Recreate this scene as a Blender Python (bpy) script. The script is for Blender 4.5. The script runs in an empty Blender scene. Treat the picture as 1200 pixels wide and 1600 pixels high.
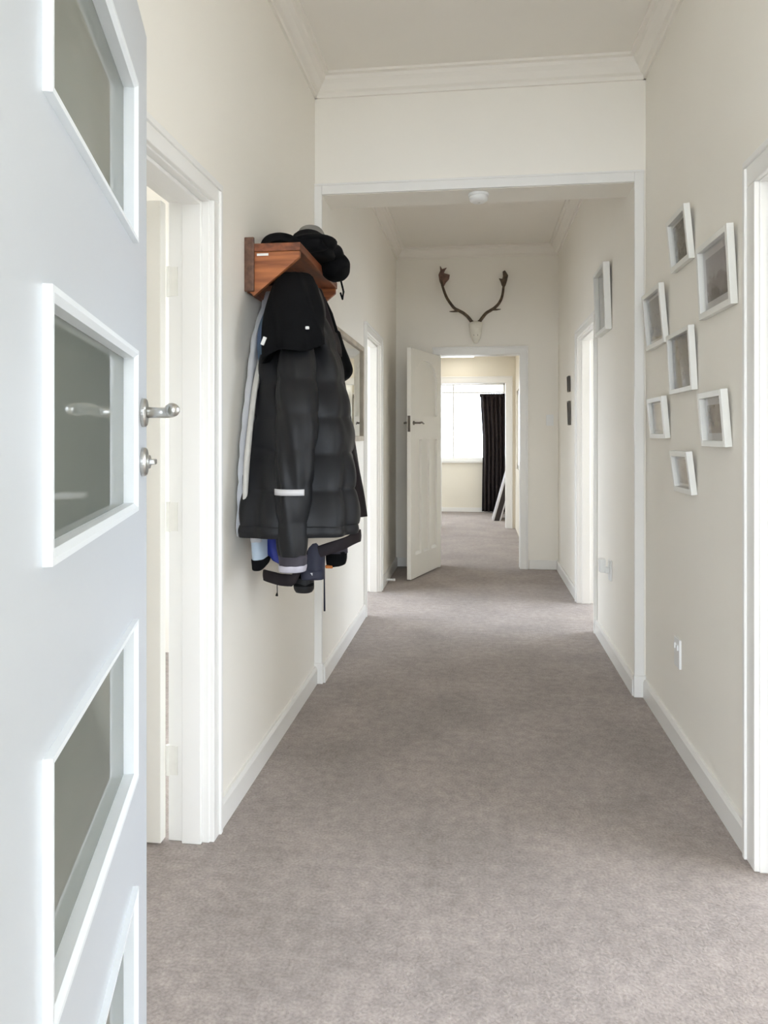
import bpy, bmesh, math, random
from mathutils import Vector, Matrix

random.seed(7)
scene = bpy.context.scene
COL = scene.collection
R = math.radians

# ------------------------------------------------------------------ camera
cam_d = bpy.data.cameras.new('camera')
cam = bpy.data.objects.new('camera', cam_d)
COL.objects.link(cam)
cam.location = (0, 0, 1.2)
cam.rotation_euler = (R(90), 0, R(7.2))
cam_d.sensor_width = 36
cam_d.lens = 36 * 1155 / 1600
cam_d.shift_y = -116 / 1600
cam_d.clip_start = 0.02
scene.camera = cam

# ------------------------------------------------------------------ sky, exposure
world = bpy.data.worlds.new('overcast_sky')
scene.world = world
world.use_nodes = True
wn = world.node_tree
wn.nodes['Background'].inputs[0].default_value = (0.81, 0.895, 1.0, 1)
wn.nodes['Background'].inputs[1].default_value = 8.5
vs = scene.view_settings
vs.view_transform = 'Standard'
vs.look = 'None'
vs.gamma = 1
vs.use_curve_mapping = False
vs.exposure = 0.26
scene.cycles.max_bounces = 12
scene.cycles.diffuse_bounces = 7
scene.cycles.glossy_bounces = 4
scene.cycles.caustics_reflective = False
scene.cycles.caustics_refractive = False
scene.cycles.use_adaptive_sampling = True
scene.cycles.adaptive_threshold = 0.03
scene.cycles.transparent_max_bounces = 12


def portal(loc, rot, sx, sy):
    """sky portal in a window or doorway: it gives no light, only guides the sampling of the sky"""
    l = bpy.data.lights.new('sky_portal', 'AREA')
    l.shape = 'RECTANGLE'
    l.size, l.size_y = sx, sy
    l.cycles.is_portal = True
    o = bpy.data.objects.new('sky_portal', l)
    COL.objects.link(o)
    o.location, o.rotation_euler = loc, rot


XO, XM = 2.7, 2.0 # outer side walls of the house
portal((0.0, 0.25, 1.40), (R(90), 0, 0), 1.54, 2.80)               # open front door, facing +y
for sgn in (-1, 1):
    portal((sgn * (XO + 0.2), (0, 2.45, 2.675)[sgn], 1.5), (0, R(90) * sgn, 0), (0, 2.6, 2.0)[sgn], (0, 2.6, 1.65)[sgn])
    portal((sgn * (XM + 0.2), 5.825, 1.525), (0, R(90) * sgn, 0), 2.65, 1.95)
portal((-0.52, 12.30, 1.465), (R(-90), 0, 0), 1.96, 1.27)            # far bedroom window
portal((0.70, 9.275, 1.3), (0, R(90), 0), 1.0, 0.75)                 # side windows of the rear hall and bedroom, left ones added
portal((-2.2, 7.9, 0.875), (0, R(-90), 0), 1.35, 1.4)
portal((-2.2, 11.05, 1.25), (0, R(-90), 0), 1.5, 0.9)


# ------------------------------------------------------------------ materials
MATS = {}


def mat(name, col, rough=0.6, var=0.05, scale=3.0, bump=0.0, bscale=200.0, metal=0.0, spec=0.5,
        sheen=0.0, detail=4.0, col2=None, stretch=None):
    m = bpy.data.materials.new(name)
    m.use_nodes = True
    nt = m.node_tree
    N, L = nt.nodes, nt.links
    b = N['Principled BSDF']
    b.inputs['Roughness'].default_value = rough
    b.inputs['Metallic'].default_value = metal
    b.inputs['Specular IOR Level'].default_value = spec
    if sheen:
        b.inputs['Sheen Weight'].default_value = sheen
    tc = N.new('ShaderNodeTexCoord')
    vec = tc.outputs['Object']
    if stretch:
        mp = N.new('ShaderNodeMapping')
        mp.inputs['Scale'].default_value = stretch
        L.new(vec, mp.inputs[0])
        vec = mp.outputs[0]
    nz = N.new('ShaderNodeTexNoise')
    nz.inputs['Scale'].default_value = scale
    nz.inputs['Detail'].default_value = detail
    L.new(vec, nz.inputs['Vector'])
    rp = N.new('ShaderNodeValToRGB')
    lo = tuple(max(0, c * (1 - var)) for c in col)
    hi = tuple(min(1, c * (1 + var)) for c in (col2 or col))
    rp.color_ramp.elements[0].position = 0.3
    rp.color_ramp.elements[1].position = 0.7
    rp.color_ramp.elements[0].color = (*lo, 1)
    rp.color_ramp.elements[1].color = (*hi, 1)
    L.new(nz.outputs['Fac'], rp.inputs[0])
    L.new(rp.outputs[0], b.inputs['Base Color'])
    if bump:
        n2 = N.new('ShaderNodeTexNoise')
        n2.inputs['Scale'].default_value = bscale
        n2.inputs['Detail'].default_value = 3
        L.new(vec, n2.inputs['Vector'])
        bp = N.new('ShaderNodeBump')
        bp.inputs['Strength'].default_value = bump
        bp.inputs['Distance'].default_value = 0.004
        L.new(n2.outputs['Fac'], bp.inputs['Height'])
        L.new(bp.outputs[0], b.inputs['Normal'])
    MATS[name] = m
    return m


CREAMWALL = mat('cream_wall_paint', (0.82, 0.77, 0.66), 0.7, 0.02, 1.5)
WALL = mat('wall_paint', (0.90, 0.863, 0.79), 0.7, 0.015, 1.5, detail=2.0)
CEIL = mat('ceiling_paint', (0.88, 0.84, 0.775), 0.8, 0.015, 1.5)
TRIM = mat('white_gloss_trim', (0.84, 0.825, 0.79), 0.35, 0.01, 4)
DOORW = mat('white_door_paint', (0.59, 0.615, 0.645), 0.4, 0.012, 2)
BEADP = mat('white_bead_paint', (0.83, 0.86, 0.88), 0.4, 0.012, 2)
DOORC = mat('cream_door_paint', (0.84, 0.815, 0.75), 0.4, 0.012, 2)
STEEL = mat('satin_steel', (0.62, 0.61, 0.58), 0.28, 0.04, 30, metal=1.0)
PALESTEEL = mat('painted_hinge', (0.80, 0.78, 0.72), 0.45, 0.03, 30)
BRONZE = mat('aged_bronze', (0.16, 0.14, 0.12), 0.4, 0.1, 30, metal=0.8)
WOOD = mat('reddish_wood', (0.13, 0.036, 0.014), 0.45, 0.3, 4, 0.05, 60, col2=(0.24, 0.075, 0.028), stretch=(9, 1.0, 14))
WOODEND = mat('orange_wood', (0.22, 0.062, 0.02), 0.45, 0.25, 4, 0.05, 60, col2=(0.40, 0.135, 0.045), stretch=(1.2, 9, 16))
DARKWOOD = mat('dark_wood', (0.10, 0.045, 0.026), 0.45, 0.25, 5, col2=(0.15, 0.075, 0.045), stretch=(9, 1.2, 9))
TANWOOD = mat('pale_mirror_wood', (0.42, 0.36, 0.28), 0.45, 0.12, 8, col2=(0.5, 0.43, 0.34))
BLACK = mat('black_nylon', (0.0075, 0.0075, 0.009), 0.52, 0.25, 6, 0.12, 60, spec=0.35)
BLACK2 = mat('black_fleece', (0.0045, 0.0045, 0.005), 0.9, 0.2, 20, 0.2, 150, spec=0.15)
PLUM = mat('plum_black_cloth', (0.013, 0.0085, 0.011), 0.65, 0.2, 10, 0.1, 120, spec=0.3)
NAVY = mat('navy_cloth', (0.018, 0.019, 0.038), 0.7, 0.15, 12, 0.1, 120)
SLATE = mat('slate_cloth', (0.040, 0.035, 0.048), 0.7, 0.15, 12, 0.1, 120)
GREY = mat('pale_grey_nylon', (0.50, 0.50, 0.52), 0.5, 0.06, 8, 0.06, 60)
PALEBLUE = mat('pale_blue_cloth', (0.42, 0.50, 0.58), 0.6, 0.06, 8)
CREAM = mat('cream_lining', (0.56, 0.50, 0.42), 0.8, 0.06, 14, 0.1, 150)
BLUE = mat('royal_blue_cloth', (0.012, 0.024, 0.22), 0.6, 0.15, 10)
OFFWHITE = mat('off_white_lining', (0.58, 0.56, 0.52), 0.8, 0.06, 14)
TEAL = mat('teal_cloth', (0.10, 0.17, 0.20), 0.7, 0.2, 10, col2=(0.07, 0.10, 0.20))
ORANGE = mat('orange_cloth', (0.55, 0.17, 0.03), 0.6, 0.1, 10)
GREYCAP = mat('grey_cotton', (0.26, 0.245, 0.225), 0.85, 0.1, 30, 0.15, 200)
LILAC = mat('lilac_tape', (0.46, 0.44, 0.50), 0.5, 0.15, 30)
REFLECT = mat('reflective_tape', (0.62, 0.61, 0.62), 0.35, 0.05, 30)
PLASTIC = mat('white_plastic', (0.86, 0.86, 0.84), 0.35, 0.01, 10)
FRAMEW = mat('white_frame_paint', (0.84, 0.83, 0.78), 0.4, 0.02, 12)
MATBOARD = mat('grey_white_mount', (0.62, 0.60, 0.60), 0.8, 0.02, 12)
BONE = mat('bleached_bone', (0.80, 0.77, 0.68), 0.7, 0.08, 14, 0.1, 60)
BONESHADE = mat('bone_hollow_shade', (0.33, 0.30, 0.25), 0.9, 0.1, 20)  # dark tone stands in for the shade inside the skull hollows
ANTLER = mat('brown_antler', (0.060, 0.040, 0.024), 0.6, 0.3, 30, 0.3, 90, col2=(0.11, 0.075, 0.045))
PALM = mat('reddish_antler_palm', (0.12, 0.065, 0.045), 0.6, 0.3, 25, 0.3, 90, col2=(0.19, 0.11, 0.08))
CURT = mat('dark_curtain', (0.022, 0.014, 0.014), 0.85, 0.2, 20, 0.1, 150)
CONC = mat('porch_concrete', (0.42, 0.41, 0.39), 0.85, 0.1, 3, 0.2, 40)
DARKCORE = mat('dark_board', (0.020, 0.012, 0.010), 0.6, 0.2, 10)
SMALLDARK = mat('small_dark_frame', (0.10, 0.085, 0.07), 0.5, 0.1, 10)

# carpet: pile grain, soft random patches with vacuum sheen put into the colour
CARPET = mat('grey_beige_carpet', (0.36, 0.325, 0.30), 0.95, 0.0, 1.0, spec=0.1, sheen=0.15)
nt = CARPET.node_tree
N, L = nt.nodes, nt.links
b = N['Principled BSDF']
for l in list(b.inputs['Base Color'].links):
    L.remove(l)
tc = N.new('ShaderNodeTexCoord')
n1 = N.new('ShaderNodeTexNoise'); n1.inputs['Scale'].default_value = 2.6; n1.inputs['Detail'].default_value = 7; n1.inputs['Roughness'].default_value = 0.62
n2 = N.new('ShaderNodeTexNoise'); n2.inputs['Scale'].default_value = 130; n2.inputs['Detail'].default_value = 4
n3 = N.new('ShaderNodeTexNoise'); n3.inputs['Scale'].default_value = 28; n3.inputs['Detail'].default_value = 5
for n in (n1, n2, n3):
    L.new(tc.outputs['Object'], n.inputs['Vector'])
r1 = N.new('ShaderNodeValToRGB')
r1.color_ramp.elements[0].position = 0.28; r1.color_ramp.elements[0].color = (0.282, 0.240, 0.218, 1)
r1.color_ramp.elements[1].position = 0.72; r1.color_ramp.elements[1].color = (0.412, 0.352, 0.320, 1)
L.new(n1.outputs['Fac'], r1.inputs[0])
mr = N.new('ShaderNodeMapRange')
mr.inputs['From Min'].default_value = 0.3; mr.inputs['From Max'].default_value = 0.7
mr.inputs['To Min'].default_value = 0.80; mr.inputs['To Max'].default_value = 1.16
L.new(n2.outputs['Fac'], mr.inputs['Value'])
mr3 = N.new('ShaderNodeMapRange')
mr3.inputs['From Min'].default_value = 0.3; mr3.inputs['From Max'].default_value = 0.7
mr3.inputs['To Min'].default_value = 0.86; mr3.inputs['To Max'].default_value = 1.12
L.new(n3.outputs['Fac'], mr3.inputs['Value'])
mm = N.new('ShaderNodeMath'); mm.operation = 'MULTIPLY'
L.new(mr.outputs[0], mm.inputs[0]); L.new(mr3.outputs[0], mm.inputs[1])
mx = N.new('ShaderNodeVectorMath'); mx.operation = 'SCALE'
L.new(r1.outputs[0], mx.inputs[0]); L.new(mm.outputs[0], mx.inputs['Scale'])
L.new(mx.outputs[0], b.inputs['Base Color'])
ad = N.new('ShaderNodeMath'); ad.operation = 'ADD'
L.new(n2.outputs['Fac'], ad.inputs[0]); L.new(n3.outputs['Fac'], ad.inputs[1])
bp = N.new('ShaderNodeBump'); bp.inputs['Strength'].default_value = 0.6; bp.inputs['Distance'].default_value = 0.006
L.new(ad.outputs[0], bp.inputs['Height']); L.new(bp.outputs[0], b.inputs['Normal'])


def glassmat(name, base, transl, gloss_rough, clear):
    """pane: fresnel gloss over either clear see-through glass or grey obscure glass"""
    m = bpy.data.materials.new(name)
    m.use_nodes = True
    nt = m.node_tree
    N, L = nt.nodes, nt.links
    N.remove(N['Principled BSDF'])
    out = N['Material Output']
    fr = N.new('ShaderNodeFresnel')
    geo = N.new('ShaderNodeNewGeometry')
    ior = N.new('ShaderNodeMapRange')          # thin pane: 1.5 on the front, 1/1.5 on the back face
    ior.inputs['To Min'].default_value = 1.5; ior.inputs['To Max'].default_value = 1 / 1.5
    L.new(geo.outputs['Backfacing'], ior.inputs['Value']); L.new(ior.outputs[0], fr.inputs[0])
    gl = N.new('ShaderNodeBsdfGlossy'); gl.inputs['Roughness'].default_value = gloss_rough
    if clear:
        under = N.new('ShaderNodeBsdfTransparent').outputs[0]
    else:
        df = N.new('ShaderNodeBsdfDiffuse'); tr = N.new('ShaderNodeBsdfTranslucent')
        nz = N.new('ShaderNodeTexNoise'); nz.inputs['Scale'].default_value = 2.0
        rp = N.new('ShaderNodeValToRGB')
        rp.color_ramp.elements[0].color = (*[c * 0.93 for c in base], 1)
        rp.color_ramp.elements[1].color = (*[c * 1.07 for c in base], 1)
        L.new(nz.outputs['Fac'], rp.inputs[0])
        L.new(rp.outputs[0], df.inputs[0]); L.new(rp.outputs[0], tr.inputs[0])
        mi = N.new('ShaderNodeMixShader'); mi.inputs[0].default_value = transl
        L.new(df.outputs[0], mi.inputs[1]); L.new(tr.outputs[0], mi.inputs[2])
        under = mi.outputs[0]
    mix = N.new('ShaderNodeMixShader')
    L.new(fr.outputs[0], mix.inputs[0]); L.new(under, mix.inputs[1]); L.new(gl.outputs[0], mix.inputs[2])
    L.new(mix.outputs[0], out.inputs['Surface'])
    return m


CLEAR = glassmat('window_glass', (1, 1, 1), 0, 0.0, True)
OBSCURE = glassmat('grey_obscure_glass', (0.36, 0.375, 0.335), 0.45, 0.03, False)

MIRR = bpy.data.materials.new('mirror_silver')
MIRR.use_nodes = True
nt = MIRR.node_tree
b = nt.nodes['Principled BSDF']
b.inputs['Metallic'].default_value = 1; b.inputs['Roughness'].default_value = 0.015
b.inputs['Base Color'].default_value = (0.86, 0.87, 0.85, 1)

GLOW = bpy.data.materials.new('glow_surface')  # glow for a bright strip whose source is unknown
GLOW.use_nodes = True
b = GLOW.node_tree.nodes['Principled BSDF']
b.inputs['Emission Color'].default_value = (1, 0.95, 0.85, 1)
b.inputs['Emission Strength'].default_value = 3.0


def photo_mat(name, sky, mid, dark, scale=6.0, seed=0.0, horizon=0.0):
    """a faded print: blotchy light-and-dark picture"""
    m = bpy.data.materials.new(name)
    m.use_nodes = True
    nt = m.node_tree
    N, L = nt.nodes, nt.links
    b = N['Principled BSDF']; b.inputs['Roughness'].default_value = 0.25
    tc = N.new('ShaderNodeTexCoord')
    mp = N.new('ShaderNodeMapping'); mp.inputs['Location'].default_value = (seed, seed * 1.7, seed * 0.3)
    L.new(tc.outputs['Generated'], mp.inputs[0])
    nz = N.new('ShaderNodeTexNoise'); nz.inputs['Scale'].default_value = scale; nz.inputs['Detail'].default_value = 5
    L.new(mp.outputs[0], nz.inputs['Vector'])
    sx = N.new('ShaderNodeSeparateXYZ'); L.new(tc.outputs['Generated'], sx.inputs[0])
    ma = N.new('ShaderNodeMath'); ma.operation = 'MULTIPLY_ADD'
    L.new(sx.outputs['Z'], ma.inputs[0]); ma.inputs[1].default_value = horizon
    L.new(nz.outputs['Fac'], ma.inputs[2])
    rp = N.new('ShaderNodeValToRGB')
    e = rp.color_ramp.elements
    e[0].position = 0.35 + horizon * 0.2; e[0].color = (*dark, 1)
    e[1].position = 0.72 + horizon * 0.6; e[1].color = (*sky, 1)
    k = e.new(0.5 + horizon * 0.45); k.color = (*mid, 1)
    L.new(ma.outputs[0], rp.inputs[0]); L.new(rp.outputs[0], b.inputs['Base Color'])
    return m


# ------------------------------------------------------------------ mesh helpers
class MB:
    def __init__(self):
        self.v, self.f = [], []

    def box(self, x0, x1, y0, y1, z0, z1):
        i = len(self.v)
        self.v += [(x, y, z) for z in (z0, z1) for y in (y0, y1) for x in (x0, x1)]
        self.f += [tuple(i + k for k in q) for q in ((0, 2, 3, 1), (4, 5, 7, 6), (0, 1, 5, 4), (2, 6, 7, 3), (0, 4, 6, 2), (1, 3, 7, 5))]
        return self

    def prism(self, poly, axis, a0, a1):
        """extrude a 2-D outline along an axis ('x','y','z'); outline given in the two other axes, in order"""
        i = len(self.v); n = len(poly)
        for a in (a0, a1):
            for p, q in poly:
                self.v.append({'x': (a, p, q), 'y': (p, a, q), 'z': (p, q, a)}[axis])
        self.f.append(tuple(range(i, i + n)))
        self.f.append(tuple(range(i + 2 * n - 1, i + n - 1, -1)))
        for k in range(n):
            k2 = (k + 1) % n
            self.f.append((i + k, i + n + k, i + n + k2, i + k2))
        return self

    def tube(self, pts, radii, n=10, flat=1.0):
        """round tube through points"""
        i0 = len(self.v)
        pts = [Vector(p) for p in pts]
        prev = None
        for k, p in enumerate(pts):
            d = (pts[min(k + 1, len(pts) - 1)] - pts[max(k - 1, 0)]).normalized()
            if prev is None:
                ref = Vector((0, 0, 1)) if abs(d.z) < 0.9 else Vector((1, 0, 0))
                a = d.cross(ref).normalized()
            else:
                a = (prev - d * prev.dot(d)).normalized()
            prev = a
            bb = d.cross(a)
            r = radii[k] if hasattr(radii, '__len__') else radii
            for j in range(n):
                t = 2 * math.pi * j / n
                self.v.append(tuple(p + a * (math.cos(t) * r) + bb * (math.sin(t) * r * flat)))
        m = len(pts)
        for k in range(m - 1):
            for j in range(n):
                j2 = (j + 1) % n
                self.f.append((i0 + k * n + j, i0 + k * n + j2, i0 + (k + 1) * n + j2, i0 + (k + 1) * n + j))
        self.f.append(tuple(i0 + j for j in reversed(range(n))))
        self.f.append(tuple(i0 + (m - 1) * n + j for j in range(n)))
        return self

    def lathe(self, prof, axis='z', c=(0, 0, 0), n=32):
        """revolve (radius, height) profile about an axis through c"""
        i0 = len(self.v)
        for r, hh in prof:
            for j in range(n):
                t = 2 * math.pi * j / n
                a, bb = r * math.cos(t), r * math.sin(t)
                p = {'z': (a, bb, hh), 'y': (a, hh, bb), 'x': (hh, a, bb)}[axis]
                self.v.append((p[0] + c[0], p[1] + c[1], p[2] + c[2]))
        m = len(prof)
        for k in range(m - 1):
            for j in range(n):
                j2 = (j + 1) % n
                self.f.append((i0 + k * n + j, i0 + k * n + j2, i0 + (k + 1) * n + j2, i0 + (k + 1) * n + j))
        self.f.append(tuple(i0 + j for j in reversed(range(n))))
        self.f.append(tuple(i0 + (m - 1) * n + j for j in range(n)))
        return self


def build(name, mb, material, parent=None, bevel=0.0, smooth=False, subsurf=0, solid=0.0, loc=None):
    me = bpy.data.meshes.new(name)
    me.from_pydata(mb.v, [], mb.f)
    bm = bmesh.new(); bm.from_mesh(me)
    bmesh.ops.recalc_face_normals(bm, faces=bm.faces)
    bm.to_mesh(me); bm.free()
    if smooth:
        me.polygons.foreach_set('use_smooth', [True] * len(me.polygons))
    me.materials.append(material)
    o = bpy.data.objects.new(name, me)
    COL.objects.link(o)
    if parent:
        o.parent = parent
    if loc:
        o.location = loc
    if solid:
        s = o.modifiers.new('solid', 'SOLIDIFY'); s.thickness = solid; s.offset = 0
    if bevel:
        bv = o.modifiers.new('bevel', 'BEVEL'); bv.width = bevel; bv.segments = 2; bv.limit_method = 'ANGLE'
    if subsurf:
        sb = o.modifiers.new('sub', 'SUBSURF'); sb.levels = subsurf; sb.render_levels = subsurf
    return o


def tag(o, label, cat, group=None, kind=None):
    o['label'] = label
    o['category'] = cat
    if group:
        o['group'] = group
    if kind:
        o['kind'] = kind
    return o


def empty(name, loc=(0, 0, 0), rz=0.0):
    o = bpy.data.objects.new(name, None)
    COL.objects.link(o)
    o.location = loc
    o.rotation_euler = (0, 0, rz)
    o.empty_display_size = 0.1
    return o


# ------------------------------------------------------------------ the setting
XL, XR = -0.79, 0.775            # near hall faces
XL2, XR2 = -0.755, 0.73          # faces beyond the archway
T = 0.12
H = 2.955                        # ceiling
YF0, YF1 = 0.30, 0.455           # front wall
YA0, YA1 = 3.555, 3.765          # archway header
YB0, YB1 = 6.87, 6.99            # back wall of the hall
YC0, YC1 = 9.93, 10.05           # wall with the second doorway
YD0, YD1 = 12.06, 12.2           # far wall with the window
HM = 2.275                       # low ceiling of the rear hall

m = MB().box(-XO, XO, YF0, YB1, -0.06, 0.0).box(-2.1, 0.66, YB1, YD1, -0.06, 0.0)
tag(build('floor', m, CARPET), 'grey beige carpet running down the whole hallway', 'floor', kind='structure')
m = MB().box(-XO, XO, YF0, YB0 + 0.06, H, H + 0.08)
tag(build('ceiling', m, CEIL), 'off white ceiling over the hallway', 'ceiling', kind='structure')
m = MB().box(-2.1, 0.66, YB1, YD1, HM + 0.25, HM + 0.33).box(-2.0, 0.50, YB1, YC0, HM, HM + 0.05)
tag(build('ceiling_rear', m, CEIL), 'low ceiling of the space beyond the far doorway', 'ceiling', kind='structure')
m = MB().box(-30, 30, -30, YF0, -0.10, -0.02)
tag(build('porch_floor', m, CONC), 'grey concrete porch outside the front door', 'floor', kind='structure')
m = MB().box(-1.6, 1.6, -2.0, YF0, 2.95, 3.05).box(-1.6, -1.5, -2.0, YF0, -0.02, 2.95).box(1.5, 1.6, -2.0, YF0, -0.02, 2.95)
tag(build('added_porch_roof', m, WALL), 'added unseen porch roof and side walls holding back the sky', 'porch', kind='structure')  # unseen porch added to cut the sky light on the door leaf
m = MB().box(-30, 30, YF0, 40, -0.30, -0.10)
tag(build('ground_outside', m, CONC), 'pale ground outside the house windows', 'ground', kind='structure')


def wall_x(name, label, x0, x1, y0, y1, z1, holes, material=WALL):
    """wall running along y with openings (ya, yb, za, zb)"""
    m = MB(); y = y0
    for ya, yb, za, zb in sorted(holes):
        if ya > y: m.box(x0, x1, y, ya, 0, z1)
        if za > 0: m.box(x0, x1, ya, yb, 0, za)
        m.box(x0, x1, ya, yb, zb, z1); y = yb
    if y < y1: m.box(x0, x1, y, y1, 0, z1)
    return tag(build(name, m, material), label, 'wall', kind='structure')


def wall_y(name, label, y0, y1, x0, x1, z1, holes, z0=0.0, material=None):
    m = MB(); x = x0
    for xa, xb, za, zb in sorted(holes):
        if xa > x: m.box(x, xa, y0, y1, z0, z1)
        if za > z0: m.box(xa, xb, y0, y1, z0, za)
        m.box(xa, xb, y0, y1, zb, z1); x = xb
    if x < x1: m.box(x, x1, y0, y1, z0, z1)
    return tag(build(name, m, material or WALL), label, 'wall', kind='structure')


# doorways: (near y, far y, head height) of the clear openings
DL = (1.33, 2.105, 1.900)        # left, near
DR = (1.37, 2.150, 1.905)        # right, near
DL2 = (4.955, 5.700, 1.915)      # left, beyond the archway
DR2 = (4.720, 5.490, 1.915)      # right, beyond the archway
J = 0.02
wall_x('wall_left', 'off white left wall of the near hallway with coats', XL - T, XL, YF1, YA0, H, [(DL[0] - J, DL[1] + J, 0, DL[2] + J)])
wall_x('wall_right', 'off white right wall of the near hallway with picture frames', XR, XR + T, YF1, YA0, H, [(DR[0] - J, DR[1] + J, 0, DR[2] + J)])
wall_x('wall_left_rear', 'left hallway wall beyond the archway with mirror', XL2 - T, XL2, YA0, YB0, H, [(DL2[0] - J, DL2[1] + J, 0, DL2[2] + J)])
wall_x('wall_right_rear', 'right hallway wall beyond the archway', XR2, XR2 + T, YA0, YB0, H, [(DR2[0] - J, DR2[1] + J, 0, DR2[2] + J)])
m = MB()
for a in ((-XO, -0.76, 0, H), (0.76, XO, 0, H), (-0.76, 0.76, 2.78, H), (-0.76, 0.76, 1.945, 2.05), (-0.47, -0.400, 0, 1.945), (0.475, 0.54, 0, 1.945), (-0.76, -0.47, 0, 0.25), (0.54, 0.76, 0, 0.25)):
    m.box(a[0], a[1], YF0, YF1, a[2], a[3])
tag(build('wall_front', m, WALL), 'front wall of the house around the open front door', 'wall', kind='structure')
wall_y('wall_back', 'hallway end wall with antlers above the open door', YB0, YB1, -XO, XO, H, [(-0.36, 0.405, 0, 1.985)])
wall_y('wall_header', 'off white wall above the archway opening', YA0, YA1, XL2, XR2, H, [], z0=2.389)
WH = [(1.85, 3.5, 0.50, 2.50)]
WHR = [(1.15, 3.75, 0.20, 2.80)]
WM = [(4.85, 6.80, 0.20, 2.85)]
wall_x('wall_side_left', 'outer wall of the rooms left of the hallway', -XO - 0.14, -XO, YF0, 4.0, H, WH)
wall_x('wall_side_left_rear', 'outer wall of the left room after the mirror', -XM - 0.14, -XM, 4.0, YB1, H, WM)
wall_x('wall_side_right', 'outer wall of the rooms right of the hallway', XO, XO + 0.14, YF0, 4.0, H, WHR)
wall_x('wall_side_right_rear', 'outer wall of the right room beyond the archway', XM, XM + 0.14, 4.0, YB1, H, WM)
wall_y('wall_partition_left', 'partition between the two left rooms', 3.95, 4.05, -XO, XL2 - T, H, [])
wall_y('wall_partition_right', 'partition between the two right rooms', 3.95, 4.05, XR2 + T, XO, H, [])
wall_y('wall_second', 'cream wall around the second doorway behind the far door', YC0, YC1, -2.0, 0.66, HM + 0.25, [(-0.50, 0.39, 0, 1.945)], material=CREAMWALL)
wall_x('wall_rear_right', 'right wall beyond the far doorway', 0.50, 0.60, YB1, YC0, HM + 0.25, [(8.90, 9.65, 0.80, 1.80)], CREAMWALL)
wall_x('wall_rear_left', 'left wall beyond the far doorway', -2.1, -2.0, YB1, YD0, HM + 0.25, [(7.2, 8.6, 0.20, 1.55), (10.6, 11.5, 0.50, 2.0)], CREAMWALL)
wall_y('wall_far', 'cream bedroom wall below the bright window', YD0, YD1, -2.1, 0.66, HM + 0.25, [(-1.50, 0.46, 0.83, 2.105)], material=CREAMWALL)
wall_x('wall_far_right', 'right bedroom wall beside the dark curtain', 0.56, 0.66, YC1, YD0, HM + 0.25, [], CREAMWALL)


# ---- skirting boards
def skirt_x(name, label, xf, out, runs, hgt=0.085):
    m = MB()
    for a, c in runs:
        m.prism([(xf, 0), (xf + out * 0.016, 0), (xf + out * 0.016, hgt - 0.014), (xf + out * 0.010, hgt), (xf, hgt)], 'y', a, c)
    # prism outline is (x, z) for the y axis
    tag(build(name, m, TRIM), label, 'skirting', kind='structure')


skirt_x('baseboard_left', 'white skirting board under the coats', XL, 1, [(YF1, DL[0] - 0.066), (DL[1] + 0.066, YA0)])
skirt_x('baseboard_right', 'white skirting board under the picture frames', XR, -1, [(YF1, DR[0] - 0.075), (DR[1] + 0.075, YA0)])
skirt_x('baseboard_left_rear', 'white skirting board below the mirror', XL2, 1, [(YA0, DL2[0] - 0.065), (DL2[1] + 0.065, YB0)])
skirt_x('baseboard_right_rear', 'white skirting board beyond the archway on the right', XR2, -1, [(YA0, DR2[0] - 0.065), (DR2[1] + 0.065, YB0)])
m = MB().box(XL2, -0.42, YB0 - 0.016, YB0, 0, 0.085).box(0.47, XR2, YB0 - 0.016, YB0, 0, 0.085)
tag(build('baseboard_back', m, TRIM, bevel=0.004), 'white skirting board at the hallway end wall', 'skirting', kind='structure')
m = MB().box(-2.0, 0.56, YD0 - 0.016, YD0, 0, 0.07)
tag(build('baseboard_far', m, TRIM, bevel=0.004), 'white skirting under the bedroom window', 'skirting', kind='structure')


# ---- cornices
def cornice(name, label, runs):
    """runs: (axis, face, outward sign, a0, a1)"""
    m = MB()
    for axis, fc, s, a0, a1 in runs:
        prof = [(0, 0), (0, -0.095), (0.012, -0.095), (0.014, -0.078), (0.028, -0.070), (0.045, -0.045), (0.062, -0.030), (0.066, -0.014), (0.085, -0.012), (0.085, 0)]
        m.prism([(fc + s * p, H + q) for p, q in prof], axis, a0, a1)
    tag(build(name, m, CEIL), label, 'cornice', kind='structure')


cornice('trim_1', 'stepped plaster cornice around the near hallway ceiling',
        [('y', XL, 1, YF1, YA0), ('y', XR, -1, YF1, YA0), ('x', YA0, -1, XL, XR), ('x', YF1, 1, XL, XR)])
cornice('trim_2', 'plaster cornice around the ceiling beyond the archway',
        [('y', XL2, 1, YA1, YB0), ('y', XR2, -1, YA1, YB0), ('x', YA1, 1, XL2, XR2), ('x', YB0, -1, XL2, XR2)])


# ---- archway trim: two side strips with plinths, head strip
e = tag(empty('trim_3', (0, YA0, 0)), 'white timber trim framing the wide archway', 'trim', kind='structure')
for x0, x1 in ((XL - 0.006, XL2 + 0.002), (XR2 - 0.008, XR2 + 0.036)):
    build('side_strip', MB().box(x0, x1, -0.014, 0.0, 0.095, 2.436), TRIM, e, bevel=0.003)
    build('plinth_block', MB().box(x0 - 0.004, x1 + 0.006, -0.022, 0.0, 0, 0.10), TRIM, e, bevel=0.003)
build('head_strip', MB().box(XL2 + 0.002, XR2 - 0.008, -0.014, 0.0, 2.387, 2.432), TRIM, e, bevel=0.003)
build('head_bead', MB().box(XL - 0.006, XR2 + 0.036, -0.018, 0.0, 2.430, 2.440), TRIM, e, bevel=0.003)
build('soffit', MB().box(XL2, XR2, 0.0, YA1 - YA0, 2.385, 2.389), WALL, e)


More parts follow.
